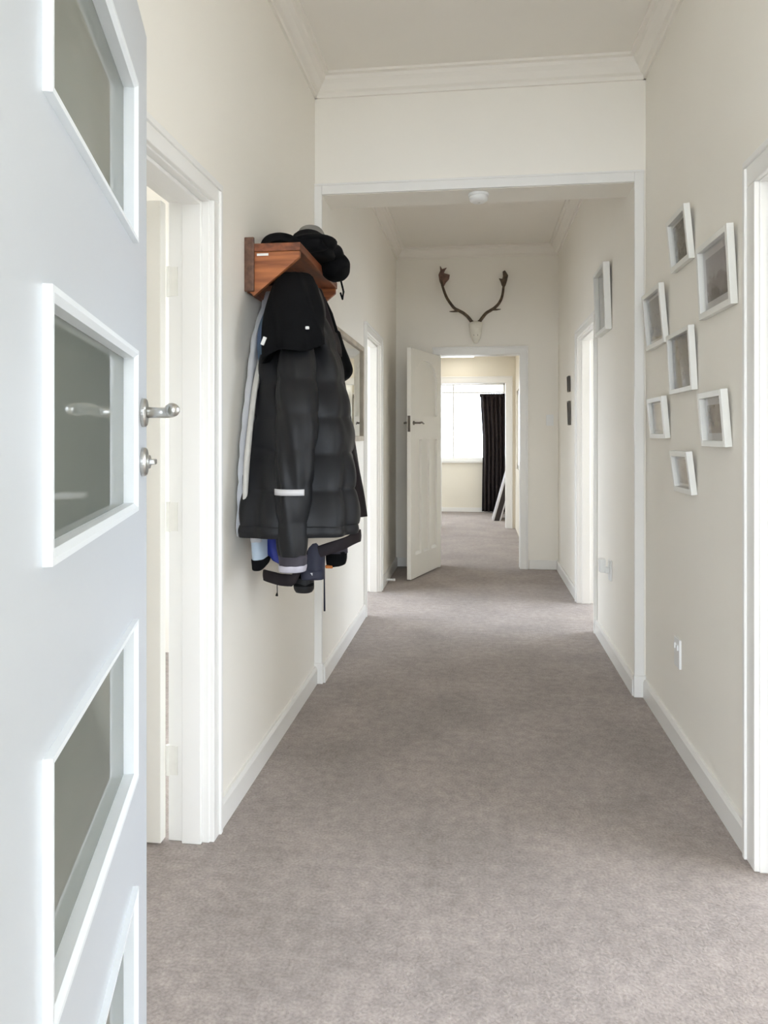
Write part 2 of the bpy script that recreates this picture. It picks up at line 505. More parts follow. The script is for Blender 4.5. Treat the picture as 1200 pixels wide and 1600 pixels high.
# ---- door frames
def frame_x(name, label, xf, s, y0, y1, zt, w=0.064, wall_t=T):
    """lined doorway in a wall along y; xf hall face, s points into the hall"""
    e = tag(empty(name, (xf, (y0 + y1) / 2, 0)), label, 'door frame', kind='structure')
    hy = (y1 - y0) / 2
    def bx(nm, a0, a1, b0, b1, c0, c1):
        build(nm, MB().box(*sorted((a0 * s, a1 * s)), b0, b1, c0, c1), TRIM, e, bevel=0.003)
    bx('jamb', -wall_t - 0.004, 0.003, -hy - J, -hy, 0, zt + J)
    bx('jamb', -wall_t - 0.004, 0.003, hy, hy + J, 0, zt + J)
    bx('head_jamb', -wall_t - 0.004, 0.003, -hy, hy, zt, zt + J)
    bx('door_stop', -wall_t + 0.042, -0.018, -hy, -hy + 0.012, 0, zt)
    bx('door_stop', -wall_t + 0.042, -0.018, hy - 0.012, hy, 0, zt)
    bx('door_stop', -wall_t + 0.042, -0.018, -hy + 0.012, hy - 0.012, zt - 0.012, zt)
    for b0, b1 in ((-hy - w, -hy - 0.005), (hy + 0.005, hy + w)):
        bx('architrave', 0, 0.016, b0, b1, 0, zt + 0.005)
        q = b0 - 0.002 if b0 < 0 else b1 - 0.016
        bx('architrave_bead', 0.0, 0.023, q, q + 0.018, 0, zt + w - 0.018)
    bx('architrave', 0, 0.016, -hy - w, hy + w, zt + 0.005, zt + w)
    bx('architrave_bead', 0, 0.023, -hy - w - 0.002, hy + w + 0.002, zt + w - 0.016, zt + w + 0.002)
    return e


frame_x('trim_4', 'white frame of the near left doorway behind the front door', XL, 1, *DL)
frame_x('trim_5', 'white frame of the near right doorway at the picture edge', XR, -1, *DR, w=0.078)
frame_x('trim_6', 'white frame of the left doorway after the mirror', XL2, 1, *DL2)
frame_x('trim_7', 'white frame of the right doorway under the angled picture', XR2, -1, *DR2)


def frame_y(name, label, yf, x0, x1, zt, depth, w=0.072):
    e = tag(empty(name, ((x0 + x1) / 2, yf, 0)), label, 'door frame', kind='structure')
    hx = (x1 - x0) / 2
    def bx(nm, *a):
        build(nm, MB().box(*a), TRIM, e, bevel=0.003)
    bx('jamb', -hx - J, -hx, -0.003, depth + 0.003, 0, zt + J)
    bx('jamb', hx, hx + J, -0.003, depth + 0.003, 0, zt + J)
    bx('head_jamb', -hx, hx, -0.003, depth + 0.003, zt, zt + J)
    for b0, b1 in ((-hx - w, -hx - 0.004), (hx + 0.004, hx + w)):
        bx('architrave', b0, b1, -0.016, 0, 0, zt + 0.004)
        q = b0 - 0.002 if b0 < 0 else b1 - 0.016
        bx('architrave_bead', q, q + 0.018, -0.022, 0, 0, zt + w - 0.018)
    bx('architrave', -hx - w, hx + w, -0.016, 0, zt + 0.004, zt + w)
    bx('architrave_bead', -hx - w - 0.002, hx + w + 0.002, -0.022, 0, zt + w - 0.016, zt + w + 0.002)
    return e


frame_y('trim_8', 'white frame of the far doorway below the antlers', YB0, -0.34, 0.385, 1.965, YB1 - YB0)
frame_y('trim_9', 'white frame of the second doorway before the bedroom window', YC0, -0.48, 0.37, 1.925, YC1 - YC0, w=0.09)
frame_y('trim_10', 'white frame of the front door opening', YF0, -0.380, 0.455, 1.945, YF1 - YF0)


# ---- windows
def window_x(name, label, xf, y0, y1, z0, z1):
    e = tag(empty(name, (xf, (y0 + y1) / 2, z0)), label, 'window', kind='structure')
    hy, hz = (y1 - y0) / 2, z1 - z0
    for nm, a in (('window_frame', (-0.03, 0.03, -hy, -hy + 0.05, 0, hz)), ('window_frame', (-0.03, 0.03, hy - 0.05, hy, 0, hz)),
                  ('window_frame', (-0.03, 0.03, -hy, hy, 0, 0.05)), ('window_frame', (-0.03, 0.03, -hy, hy, hz - 0.05, hz)),
                  ('mullion', (-0.025, 0.025, -0.02, 0.02, 0.05, hz - 0.05))):
        build(nm, MB().box(*a), TRIM, e)
    for a, c in ((-hy + 0.05, -0.02), (0.02, hy - 0.05)):
        build('pane', MB().box(-0.002, 0.002, a, c, 0.05, hz - 0.05), CLEAR, e)


for k, (sg, lab) in enumerate(((-1, 'left'), (1, 'right'))):  # unseen side-room windows, added and sized to let daylight into the hall
    window_x('window_%d' % (k * 2 + 2), 'added white framed window, out of view, of the near %s side room' % lab, sg * (XO + 0.07), *(WH, WHR)[k][0])
    window_x('window_%d' % (k * 2 + 3), 'added white framed window, out of view, of the rear %s side room' % lab, sg * (XM + 0.07), *WM[0])
window_x('window_6', 'bright side window glimpsed past the far door frame', 0.55, 8.90, 9.65, 0.80, 1.80)
window_x('window_7', 'added unseen window of the space left beyond the far door', -2.05, 7.2, 8.6, 0.20, 1.55)  # unseen window added to brighten the rear hall
window_x('window_11', 'added unseen side window of the bedroom at the far end', -2.05, 10.6, 11.5, 0.50, 2.0)  # unseen window added to brighten the bedroom
for k, (x0, x1, z0, z1, lab) in enumerate(((-0.76, -0.47, 0.25, 1.945, 'added narrow sidelight, out of view, on the hinge side of the front door'), (0.54, 0.76, 0.25, 1.945, 'added narrow sidelight, out of view, on the lock side of the front door'),
                                          (-0.76, 0.76, 2.05, 2.78, 'added fanlight window, out of view, above the front door'))):
    e = tag(empty('window_%d' % (8 + k), ((x0 + x1) / 2, (YF0 + YF1) / 2, z0)), lab, 'window', kind='structure')  # unseen panes added around the front door to light the upper hall
    hx, hz = (x1 - x0) / 2, z1 - z0
    for a in ((-hx, -hx + 0.03, -0.03, 0.03, 0, hz), (hx - 0.03, hx, -0.03, 0.03, 0, hz), (-hx, hx, -0.03, 0.03, 0, 0.03), (-hx, hx, -0.03, 0.03, hz - 0.03, hz)):
        build('window_frame', MB().box(*a), TRIM, e)
    build('pane', MB().box(-hx + 0.03, hx - 0.03, -0.002, 0.002, 0.03, hz - 0.03), CLEAR, e)
e = tag(empty('window_1', (-0.52, YD0 + 0.06, 0.83)), 'bright overexposed bedroom window beside the dark curtain', 'window', kind='structure')
for nm, a in (('window_frame', (-0.98, -0.93, -0.04, 0.04, 0, 1.275)), ('window_frame', (0.93, 0.98, -0.04, 0.04, 0, 1.275)),
              ('window_frame', (-0.98, 0.98, -0.04, 0.04, 0, 0.05)), ('window_frame', (-0.98, 0.98, -0.04, 0.04, 1.225, 1.275)),
              ('mullion', (0.118, 0.146, -0.03, 0.03, 0.05, 1.225)), ('mullion', (-0.414, -0.386, -0.03, 0.03, 0.05, 1.225)),
              ('window_sill', (-1.03, 1.03, -0.12, -0.06, -0.035, 0.0))):
    build(nm, MB().box(*a), TRIM, e, bevel=0.003)
for a, c in ((-0.93, -0.414), (-0.386, 0.118), (0.146, 0.93)):
    build('pane', MB().box(a, c, -0.002, 0.002, 0.05, 1.225), CLEAR, e)


# ------------------------------------------------------------------ front door leaf (open, near left)
d1 = tag(empty('door_1', (-0.3546, 0.5010, 0.0), R(107.5)), 'open white front door with four grey glass panes', 'door', kind='structure')
LW, LT, LH = 0.839, 0.042, 1.940
PX0, PX1 = LW - 0.160 - 0.539, LW - 0.160
PZ = [0.205 + 0.438 * k for k in range(4)]
PH = 0.261
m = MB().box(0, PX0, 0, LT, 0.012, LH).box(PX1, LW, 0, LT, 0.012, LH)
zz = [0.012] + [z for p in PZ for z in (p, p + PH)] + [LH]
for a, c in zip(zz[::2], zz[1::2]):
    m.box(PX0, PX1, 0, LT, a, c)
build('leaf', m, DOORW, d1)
bd, bw = 0.009, 0.013       # bead proud of the face, bead width
for z0 in PZ:
    z1 = z0 + PH
    p = build('pane', MB().box(PX0 + 0.004, PX1 - 0.004, 0.013, 0.029, z0 + 0.004, z1 - 0.004), OBSCURE, d1)
    for q in range(2):      # beads on both faces, mitred, sloping to the glass
        f0, f1 = ((-bd, 0.013), (LT + bd, 0.029))[q]
        def bead(ax, a0, a1, fixed, inward):
            mb = MB()
            fo, fi = fixed, fixed + inward * bw
            # outline corners: outer-front, inner-front, inner-glass, outer-glass
            cs = [(0.0, f0), (0.5 * bw, f0), (bw, f0 + (f1 - f0) * 0.25), (bw, f1), (0.0, f1)]
            for end, sg in ((a0, 1), (a1, -1)):
                for off, y in cs:
                    u = end + sg * off
                    w_ = fixed + inward * off
                    mb.v.append((u, y, w_) if ax == 'x' else (w_, y, u))
            n = len(cs)
            mb.f += [tuple(range(n)), tuple(range(2 * n - 1, n - 1, -1))]
            mb.f += [(k, n + k, n + (k + 1) % n, (k + 1) % n) for k in range(n)]
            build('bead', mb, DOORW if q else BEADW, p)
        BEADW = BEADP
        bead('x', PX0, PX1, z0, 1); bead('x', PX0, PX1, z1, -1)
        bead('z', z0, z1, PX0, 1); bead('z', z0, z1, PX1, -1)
# lever handle (both faces) and thumb turn
HX, HZ = LW - 0.060, 1.2445
for s, fy in ((-1, 0.0), (1, LT)):
    hn = build('lever_handle', MB().lathe([(0.0255, 0), (0.0255, s * 0.006), (0.023, s * 0.009)], 'y', (HX, fy, HZ)), STEEL, d1, smooth=False, bevel=0.001)
    hn['label'] = 'satin steel lever handle on a round rose'
    pts = [(HX, fy + s * 0.008, HZ), (HX, fy + s * 0.034, HZ), (HX, fy + s * 0.044, HZ), (HX - 0.006, fy + s * 0.051, HZ + 0.001), (HX - 0.02, fy + s * 0.055, HZ + 0.004),
           (HX - 0.045, fy + s * 0.055, HZ + 0.006), (HX - 0.075, fy + s * 0.057, HZ + 0.003), (HX - 0.105, fy + s * 0.063, HZ + 0.001), (HX - 0.12, fy + s * 0.066, HZ)]
    build('lever', MB().tube(pts, [0.0095, 0.0095, 0.0098, 0.0100, 0.0100, 0.0098, 0.0105, 0.0115, 0.0085], 16), STEEL, hn, smooth=True)
    tz = HZ - 0.087
    th = build('thumb_turn', MB().lathe([(0.0255, 0), (0.0255, s * 0.006), (0.023, s * 0.009)], 'y', (HX, fy, tz)), STEEL, d1, bevel=0.001)
    th['label'] = 'round steel deadlock rose with a thumb turn'
    build('turn_knob', MB().lathe([(0.012, s * 0.008), (0.012, s * 0.015)], 'y', (HX, fy, tz)).box(HX - 0.016, HX + 0.016, *sorted((fy + s * 0.013, fy + s * 0.024)), tz - 0.005, tz + 0.005), STEEL, th, bevel=0.002)

# ------------------------------------------------------------------ near left room door, swung into the room
d2 = tag(empty('door_2', (XL - T - 0.010, DL[1] - 0.004, 0.0), R(180)), 'white door swung open into the near left room', 'door', kind='structure')
build('leaf', MB().box(0.0, 0.755, 0.0, 0.036, 0.012, DL[2] - 0.004), DOORC, d2, bevel=0.002)
for z in (0.24, 0.965, 1.665):
    hg = build('hinge', MB().tube([(-0.006, -0.004, z - 0.045), (-0.006, -0.004, z + 0.045)], 0.007, 12), PALESTEEL, d2)
    build('hinge_plate', MB().box(-0.036, -0.006, -0.0060, -0.0005, z - 0.043, z + 0.043), PALESTEEL, hg)
build('door_knob', MB().lathe([(0.02, 0.036), (0.012, 0.05), (0.012, 0.065), (0.025, 0.08), (0.022, 0.095)], 'y', (0.70, 0, 0.98)), BRONZE, d2, smooth=True)

# ------------------------------------------------------------------ far hall door (arched upper panel, three lower panels)
d3 = tag(empty('door_3', (-0.338, 6.862, 0.0), R(-106.8)), 'open cream panelled door with arched upper panel below the antlers', 'door', kind='structure')
W3, H3 = 0.735, 1.955
m = MB().box(0, 0.095, -0.036, 0, 0.012, H3).box(W3 - 0.10, W3, -0.036, 0, 0.012, H3)
xa, xb = 0.095, W3 - 0.10
m.box(xa, xb, -0.036, 0, 0.012, 0.205).box(xa, xb, -0.036, 0, 1.185, 1.395).box(xa, xb, -0.036, 0, 1.875, H3)
NS = 18
for k in range(NS):                                     # spandrels over the arched panel
    a, c = xa + (xb - xa) * k / NS, xa + (xb - xa) * (k + 1) / NS
    t = abs(((a + c) / 2 - (xa + xb) / 2) / ((xb - xa) / 2))
    m.box(a, c, -0.036, 0, 1.875 - 0.19 * (1 - math.sqrt(max(0, 1 - t ** 2.2))), 1.875)
mw = 0.052
pw = (xb - xa - 2 * mw) / 3
for k in (1, 2):
    x0 = xa + k * pw + (k - 1) * mw
    m.box(x0, x0 + mw, -0.036, 0, 0.205, 1.185)
build('leaf', m, DOORC, d3)
build('panel', MB().box(xa, xb, -0.028, -0.021, 1.395, 1.87), DOORC, d3)
for k in range(3):
    x0 = xa + k * (pw + mw)
    build('panel', MB().box(x0, x0 + pw, -0.028, -0.021, 0.205, 1.185), DOORC, d3)
    build('ledge_moulding', MB().prism([(-0.021, 0.205), (0.001, 0.205), (-0.021, 0.226)], 'x', x0, x0 + pw), TRIM, d3)
for s, fy in ((1, 0.0), (-1, -0.036)):
    hz = 1.325
    hn = build('lever_handle', MB().lathe([(0.017, 0), (0.017, s * 0.006), (0.012, s * 0.01)], 'y', (W3 - 0.055, fy, hz), 20), BRONZE, d3)
    hn['label'] = 'dark bronze lever handle'
    build('lever', MB().tube([(W3 - 0.055, fy + s * 0.005, hz), (W3 - 0.055, fy + s * 0.045, hz), (W3 - 0.07, fy + s * 0.052, hz), (W3 - 0.12, fy + s * 0.05, hz + 0.006), (W3 - 0.165, fy + s * 0.052, hz - 0.006)],
                             [0.009, 0.008, 0.009, 0.008, 0.006], 10), BRONZE, hn, smooth=True)
build('lock_plate', MB().box(W3, W3 + 0.002, -0.030, -0.006, 1.25, 1.385), BRONZE, d3)

# ------------------------------------------------------------------ coat shelf
SX0, SX1, SY0, SY1 = XL, -0.600, 2.455, 3.115
cs = tag(empty('coat_shelf', (XL, (SY0 + SY1) / 2, 1.70)), 'reddish wooden wall shelf with coat pegs', 'coat rack')
ox, oy, oz = XL, (SY0 + SY1) / 2, 1.70
hl = (SY1 - SY0) / 2
build('shelf_board', MB().box(0.0, SX1 - SX0 + 0.004, -hl - 0.004, hl + 0.004, 0.136, 0.164), WOOD, cs, bevel=0.002)
build('back_board', MB().box(0.0, 0.020, -hl + 0.02, hl - 0.02, 0.0, 0.136), WOOD, cs, bevel=0.002)
for y in (-hl, hl - 0.020):
    build('end_bracket', MB().prism([(0.0, 0.015), (0.030, -0.015), (0.19, 0.115), (0.19, 0.136), (0.0, 0.136)], 'y', y, y + 0.020), WOODEND, cs, bevel=0.002)
build('wall_cleat', MB().box(0.0, 0.034, -hl - 0.012, -hl - 0.0, 0.0, 0.185), DARKWOOD, cs, bevel=0.003)
tg = build('sticker', MB().box(0.042, 0.082, -hl - 0.0015, -hl - 0.0003, 0.122, 0.130), PLASTIC, cs)
tg['label'] = 'white slip on the end of the shelf'
for k in range(5):
    y = -hl + 0.09 + k * (2 * hl - 0.18) / 4
    build('peg', MB().tube([(0.02, y, 0.07), (0.085, y, 0.085), (0.095, y, 0.10)], [0.009, 0.009, 0.012], 10), DARKWOOD, cs, smooth=True)


# ------------------------------------------------------------------ hanging clothes
TH = R(7.2)
E1 = Vector((math.cos(TH), math.sin(TH), 0)); E2 = Vector((-math.sin(TH), math.cos(TH), 0))


def crom(p0, p1, p2, p3, t):
    return 0.5 * (2 * p1 + (p2 - p0) * t + (2 * p0 - 5 * p1 + 4 * p2 - p3) * t * t + (3 * p1 - p0 - 3 * p2 + p3) * t ** 3)


def loft(rows, n=64, m=48, sq=0.85, fold=(0.0, 5, 0.0, 0.0), quilt=(0.0, 0.05), hem=None, e1=E1, e2=E2, wr=0.0, seed=0, open_bottom=True, grow=True):
    """cloth volume hung through rows (z, x, y, half width, half thickness), top first;
    fold = (depth, count, phase, drift), quilt = (puff, pitch), hem(c, s) lowers the bottom edge, wr = crumple"""
    rnd = random.Random(seed)
    ph = [(rnd.uniform(0, 6.28), rnd.uniform(3, 9), rnd.uniform(8, 26)) for _ in range(6)]
    mb = MB()
    k = len(rows)
    sm = []
    for i in range(m + 1):
        s = i / m * (k - 1)
        j = min(int(s), k - 2); t = s - j
        g = lambda q: rows[max(0, min(k - 1, q))]
        sm.append([crom(g(j - 1)[c], g(j)[c], g(j + 1)[c], g(j + 2)[c], t) for c in range(5)])
    ztop, zbot = sm[0][0], sm[-1][0]
    def ring(r, i, shrink=1.0, lift=0.0):
        z, x, y, w, th = r
        f = (ztop - z) / max(1e-6, ztop - zbot)
        for a in range(n):
            t = 2 * math.pi * a / n
            c, s = math.cos(t), math.sin(t)
            cx = math.copysign(abs(c) ** sq, c); sy = math.copysign(abs(s) ** sq, s)
            fd = fold[0] * (f if grow else 1) * math.sin(fold[1] * t + fold[2] + fold[3] * f)
            q = quilt[0] * (abs(math.sin(math.pi * (z - zbot) / quilt[1])) ** 0.55 - 0.7) if quilt[0] else 0
            w_ = sum(math.sin(p + kk * t + zz * z) for p, kk, zz in ph) / 6 * wr
            d = (1 + fd) * shrink
            p = Vector((x, y, 0)) + e1 * (cx * w * d + c * (q + w_)) + e2 * (sy * th * d + s * (q + w_))
            zz = z + lift
            if hem:
                zz -= hem(c, s) * f * f * f
            mb.v.append((p.x, p.y, zz))
    ring(sm[0], 0, 0.45, 0.012); ring(sm[0], 0, 0.85, 0.006)
    for i, r in enumerate(sm):
        ring(r, i)
    ring(sm[-1], m, 0.90, 0.003)
    ring(sm[-1], m, 0.86, 0.045)
    R_ = len(mb.v) // n
    for i in range(R_ - 1):
        for a in range(n):
            a2 = (a + 1) % n
            mb.f.append((i * n + a, i * n + a2, (i + 1) * n + a2, (i + 1) * n + a))
    mb.f.append(tuple(reversed(range(n))))
    mb.f.append(tuple((R_ - 1) * n + a for a in range(n)))
    return mb


def garment(name, label, cat, group=None):
    return tag(empty(name), label, cat, group)


def shift(rows, base):
    return [(z - base[2], x - base[0], y - base[1], w, t) for z, x, y, w, t in rows]


GRP = 'clothes hanging from the coat shelf'
# -- black quilted jacket in front
base = (-0.638, 2.560, 1.742)
j1 = garment('puffer_jacket', 'black quilted puffer jacket hanging in front of the other coats', 'jacket', GRP)
j1.location = base
body = [(1.742, -0.638, 2.56, 0.078, 0.05), (1.614, -0.63, 2.541, 0.108, 0.07), (1.476, -0.611, 2.513, 0.136, 0.09), (1.296, -0.594, 2.465, 0.156, 0.11), (1.165, -0.59, 2.445, 0.171, 0.12), (1.037, -0.586, 2.408, 0.177, 0.128), (0.95, -0.582, 2.380, 0.182, 0.133), (0.913, -0.580, 2.368, 0.184, 0.134)]
build('body', loft(shift(body, base), 96, 90, 0.72, (0.06, 7, 0.6, 1.2), (0.012, 0.118), hem=lambda c, s: -0.004 * c, wr=0.012, seed=3), BLACK, j1, smooth=True)
hemr = [(0.921, -0.580, 2.368, 0.182, 0.132), (0.904, -0.580, 2.368, 0.186, 0.136), (0.887, -0.579, 2.368, 0.183, 0.132)]
build('hem_band', loft(shift(hemr, base), 96, 10, 0.72, (0.06, 7, 1.8, 0.0), hem=lambda c, s: -0.004 * c, grow=False), BLACK, j1, smooth=True)
slv = [(1.507, -0.594, 2.405, 0.053, 0.05), (1.418, -0.586, 2.365, 0.063, 0.055), (1.27, -0.573, 2.316, 0.065, 0.06), (1.167, -0.572, 2.296, 0.062, 0.06), (1.047, -0.573, 2.276, 0.055, 0.058), (0.927, -0.575, 2.266, 0.049, 0.055), (0.824, -0.573, 2.256, 0.042, 0.05)]
sl = build('sleeve', loft(shift(slv, base), 56, 90, 0.85, (0.03, 4, 0.3, 2.0), (0.007, 0.113), wr=0.006, seed=5), BLACK, j1, smooth=True)
cf = [(0.832, -0.572, 2.256, 0.045, 0.05), (0.808, -0.572, 2.256, 0.043, 0.05), (0.784, -0.573, 2.256, 0.04, 0.048)]
build('cuff', loft(shift(cf, base), 40, 12, 0.9, (0.02, 9, 0, 0)), SLATE, sl, smooth=True)
bnd = [(0.803, -0.572, 2.255, 0.0445, 0.0515), (0.794, -0.572, 2.255, 0.0435, 0.051), (0.786, -0.573, 2.255, 0.0425, 0.050)]
q = build('cuff_band', loft(shift(bnd, base), 40, 8, 0.9), LILAC, sl, smooth=True)
q['label'] = 'pale band at the end of the sleeve'


def patch(z0, z1, cx, cy, w, t, a0, a1, base, push=0.0035, n=16, e1=E1, e2=E2):
    """curved strip lying on an elliptical sleeve between two angles"""
    mb = MB()
    for z in (z0, z1):
        for k in range(n + 1):
            a = R(a0 + (a1 - a0) * k / n)
            for pu in (push, push + 0.003):
                p = Vector((cx, cy, 0)) + e1 * (math.copysign(abs(math.cos(a)) ** 0.85, math.cos(a)) * (w + pu)) + e2 * (math.copysign(abs(math.sin(a)) ** 0.85, math.sin(a)) * (t + pu))
                mb.v.append((p.x - base[0], p.y - base[1], z - base[2]))
    s_ = 2 * (n + 1)
    for k in range(n):
        a = 2 * k
        mb.f += [(a, a + 2, s_ + a + 2, s_ + a), (a + 1, s_ + a + 1, s_ + a + 3, a + 3), (a, a + 1, a + 3, a + 2), (s_ + a, s_ + a + 2, s_ + a + 3, s_ + a + 1)]
    e_ = 2 * n
    mb.f += [(0, s_, s_ + 1, 1), (e_, e_ + 1, s_ + e_ + 1, s_ + e_)]
    return mb


q = build('reflective_strip', patch(1.022, 1.041, -0.573, 2.276, 0.055, 0.060, 200, 305, base), REFLECT, sl, smooth=True)
q['label'] = 'pale grey reflective strip across the sleeve'
hood = [(1.768, -0.640, 2.545, 0.062, 0.05), (1.710, -0.628, 2.500, 0.080, 0.08), (1.62, -0.613, 2.442, 0.093, 0.095), (1.529, -0.606, 2.413, 0.100, 0.097), (1.481, -0.606, 2.405, 0.102, 0.092)]
hd = build('hood', loft(shift(hood, base), 80, 50, 0.9, (0.09, 5, 2.2, 1.5), hem=lambda c, s: 0.018 * math.sin(3 * c) - 0.035 * c, wr=0.014, seed=11), BLACK2, j1, smooth=True)
for x, y, z, rx in ((-0.690, 2.338, 1.515, 22), (-0.545, 2.338, 1.555, 0)):
    o = build('toggle', MB().box(-0.006, 0.006, -0.004, 0.004, -0.014 if rx else -0.005, 0.014 if rx else 0.005), PLASTIC, hd, bevel=0.002)
    o.location = (x - base[0], y - base[1], z - base[2]); o.rotation_euler = (0, R(rx), 0)

# -- pale grey padded jacket against the wall
base = (-0.752, 2.70, 1.72)
j2 = garment('padded_jacket', 'pale grey padded jacket hanging flat against the wall', 'jacket', GRP)
j2.location = base
ey, ex = Vector((0, 1, 0)), Vector((-1, 0, 0))
rows = []
for z, yn in ((1.735, 2.635), (1.66, 2.575), (1.563, 2.481), (1.468, 2.436), (1.293, 2.375), (1.167, 2.342), (1.044, 2.322), (0.93, 2.312), (0.880, 2.310)):
    rows.append((z, -0.764, (yn + 2.88) / 2, (2.88 - yn) / 2, 0.018))
build('body', loft(shift(rows, base), 80, 80, 0.55, (0.02, 9, 0.0, 1.0), (0.009, 0.088), e1=ey, e2=ex, wr=0.004, seed=21), GREY, j2, smooth=True)
rows = [(1.00, -0.735, 2.42, 0.06, 0.010), (0.97, -0.728, 2.41, 0.064, 0.016), (0.95, -0.72, 2.395, 0.066, 0.020), (0.93, -0.715, 2.385, 0.068, 0.024), (0.86, -0.715, 2.382, 0.064, 0.022)]
sl = build('sleeve', loft(shift(rows, base), 48, 60, 0.7, (0.03, 5, 0, 1), (0.005, 0.07), e1=ey, e2=ex, wr=0.004, seed=22), GREY, j2, smooth=True)
rows = [(0.868, -0.714, 2.385, 0.062, 0.023), (0.84, -0.714, 2.386, 0.060, 0.023), (0.790, -0.714, 2.388, 0.052, 0.021)]
q = build('cuff', loft(shift(rows, base), 40, 14, 0.7, (0.02, 5, 0, 0), hem=lambda c, s: -0.014 * c, e1=ey, e2=ex), PALEBLUE, sl, smooth=True)
q['label'] = 'pale blue sleeve end'
rows = [(0.800, -0.714, 2.388, 0.057, 0.0245), (0.790, -0.714, 2.388, 0.056, 0.0240), (0.780, -0.714, 2.388, 0.054, 0.0225)]
build('cuff_edge', loft(shift(rows, base), 40, 6, 0.7, hem=lambda c, s: -0.014 * c, e1=ey, e2=ex), BLACK2, sl, smooth=True)

rows = [(1.52, -0.745, 2.520, 0.008, 0.008), (1.385, -0.735, 2.402, 0.010, 0.009), (1.296, -0.735, 2.362, 0.012, 0.009), (1.207, -0.735, 2.328, 0.012, 0.009), (1.120, -0.736, 2.306, 0.011, 0.009), (1.034, -0.738, 2.296, 0.008, 0.008), (0.97, -0.742, 2.300, 0.005, 0.006)]
q = build('front_edge', loft(shift(rows, base), 24, 50, 0.8, e1=ey, e2=ex, wr=0.002, seed=23), OFFWHITE, j2, smooth=True)
q['label'] = 'off white inner edge of the jacket front'

# -- teal and blue patterned shirt edge, beside the hood
base = (-0.729, 2.468, 1.561)
t = garment('patterned_shirt', 'teal and blue shirt edge showing beside the black hood', 'shirt', GRP)
t.location = base
rows = [(1.72, -0.700, 2.56, 0.016, 0.03), (1.60, -0.725, 2.482, 0.018, 0.03), (1.53, -0.729, 2.468, 0.020, 0.03), (1.462, -0.728, 2.468, 0.016, 0.03)]
build('body', loft(shift(rows, base), 40, 30, 0.9, (0.05, 4, 0, 1), wr=0.003, seed=2), TEAL, t, smooth=True)

# -- plum black coat on the far side
base = (-0.631, 2.803, 1.767)
j3 = garment('long_coat', 'plum black coat hanging nearest the mirror', 'coat', GRP)
j3.location = base
rows = [(1.767, -0.631, 2.803, 0.035, 0.05), (1.656, -0.62, 2.804, 0.058, 0.08), (1.506, -0.601, 2.797, 0.075, 0.1), (1.308, -0.582, 2.789, 0.092, 0.11), (1.161, -0.569, 2.781, 0.103, 0.12), (1.014, -0.548, 2.783, 0.104, 0.12), (0.901, -0.531, 2.785, 0.102, 0.12)]
build('body', loft(shift(rows, base), 80, 70, 0.9, (0.09, 5, 0.8, 1.0), wr=0.009, seed=31), PLUM, j3, smooth=True)
build('collar', loft(shift([(1.60, -0.60, 2.795, 0.066, 0.095), (1.56, -0.597, 2.793, 0.074, 0.104), (1.515, -0.597, 2.79, 0.077, 0.108)], base), 64, 14, 0.9, (0.05, 5, 0.8, 0.5)), PLUM, j3, smooth=True)
for z in (0.975, 0.940, 0.918):
    build('press_stud', MB().lathe([(0.005, -0.003), (0.006, 0), (0.004, 0.004), (0.001, 0.005)], 'y', (-0.462 - base[0], 2.700 - base[1], z - base[2]), 12), PLASTIC, j3, smooth=True)

# -- cream lined jacket whose hem hangs below
base = (-0.602, 2.605, 1.163)
j4 = garment('lined_jacket', 'dark hemmed jacket with cream lining showing under the puffer jacket', 'jacket', GRP)
j4.location = base
def slant(c, s):
    t = max(0.0, min(1.0, (c + 0.36) / 0.34)); t = t * t * (3 - 2 * t)
    return (1 - t) * (0.083 + 0.02 * min(0, c + 0.8)) + t * (-0.003 - 0.05 * c)



rows = [(1.60, -0.62, 2.62, 0.09, 0.05), (1.163, -0.602, 2.605, 0.144, 0.10), (0.937, -0.587, 2.567, 0.152, 0.11), (0.86, -0.578, 2.548, 0.158, 0.11), (0.815, -0.576, 2.548, 0.160, 0.11)]
build('body', loft(shift(rows, base), 80, 60, 0.9, (0.05, 6, 0.5, 0.5), hem=slant, wr=0.006, seed=41), CREAM, j4, smooth=True)
rows = [(0.822, -0.576, 2.548, 0.163, 0.113), (0.800, -0.576, 2.548, 0.165, 0.115), (0.782, -0.576, 2.548, 0.163, 0.112)]
sl2 = lambda c, s: slant(c, s)
mb = loft(shift(rows, base), 80, 8, 0.9, (0.05, 6, 1.0, 0.0), grow=False)
for i, v in enumerate(mb.v):
    p = Vector((v[0] + base[0] + 0.576, v[1] + base[1] - 2.548, 0))
    mb.v[i] = (v[0], v[1], v[2] - slant(max(-1, min(1, p.dot(E1) / 0.163)), 0))
build('hem_band', mb, PLUM, j4, smooth=True)
build('drawcord', MB().tube([(-0.69 - base[0], 2.50 - base[1], 0.70 - base[2]), (-0.688 - base[0], 2.495 - base[1], 0.665 - base[2]), (-0.69 - base[0], 2.495 - base[1], 0.652 - base[2])], [0.0015, 0.0015, 0.005], 8), BLACK2, j4)
lg = build('cuff_logo', MB().box(-0.012, 0.012, -0.0015, 0.0015, -0.005, 0.005), REFLECT, j4, bevel=0.001)
lg.location = (-0.560 - base[0], 2.428 - base[1], 0.742 - base[2])

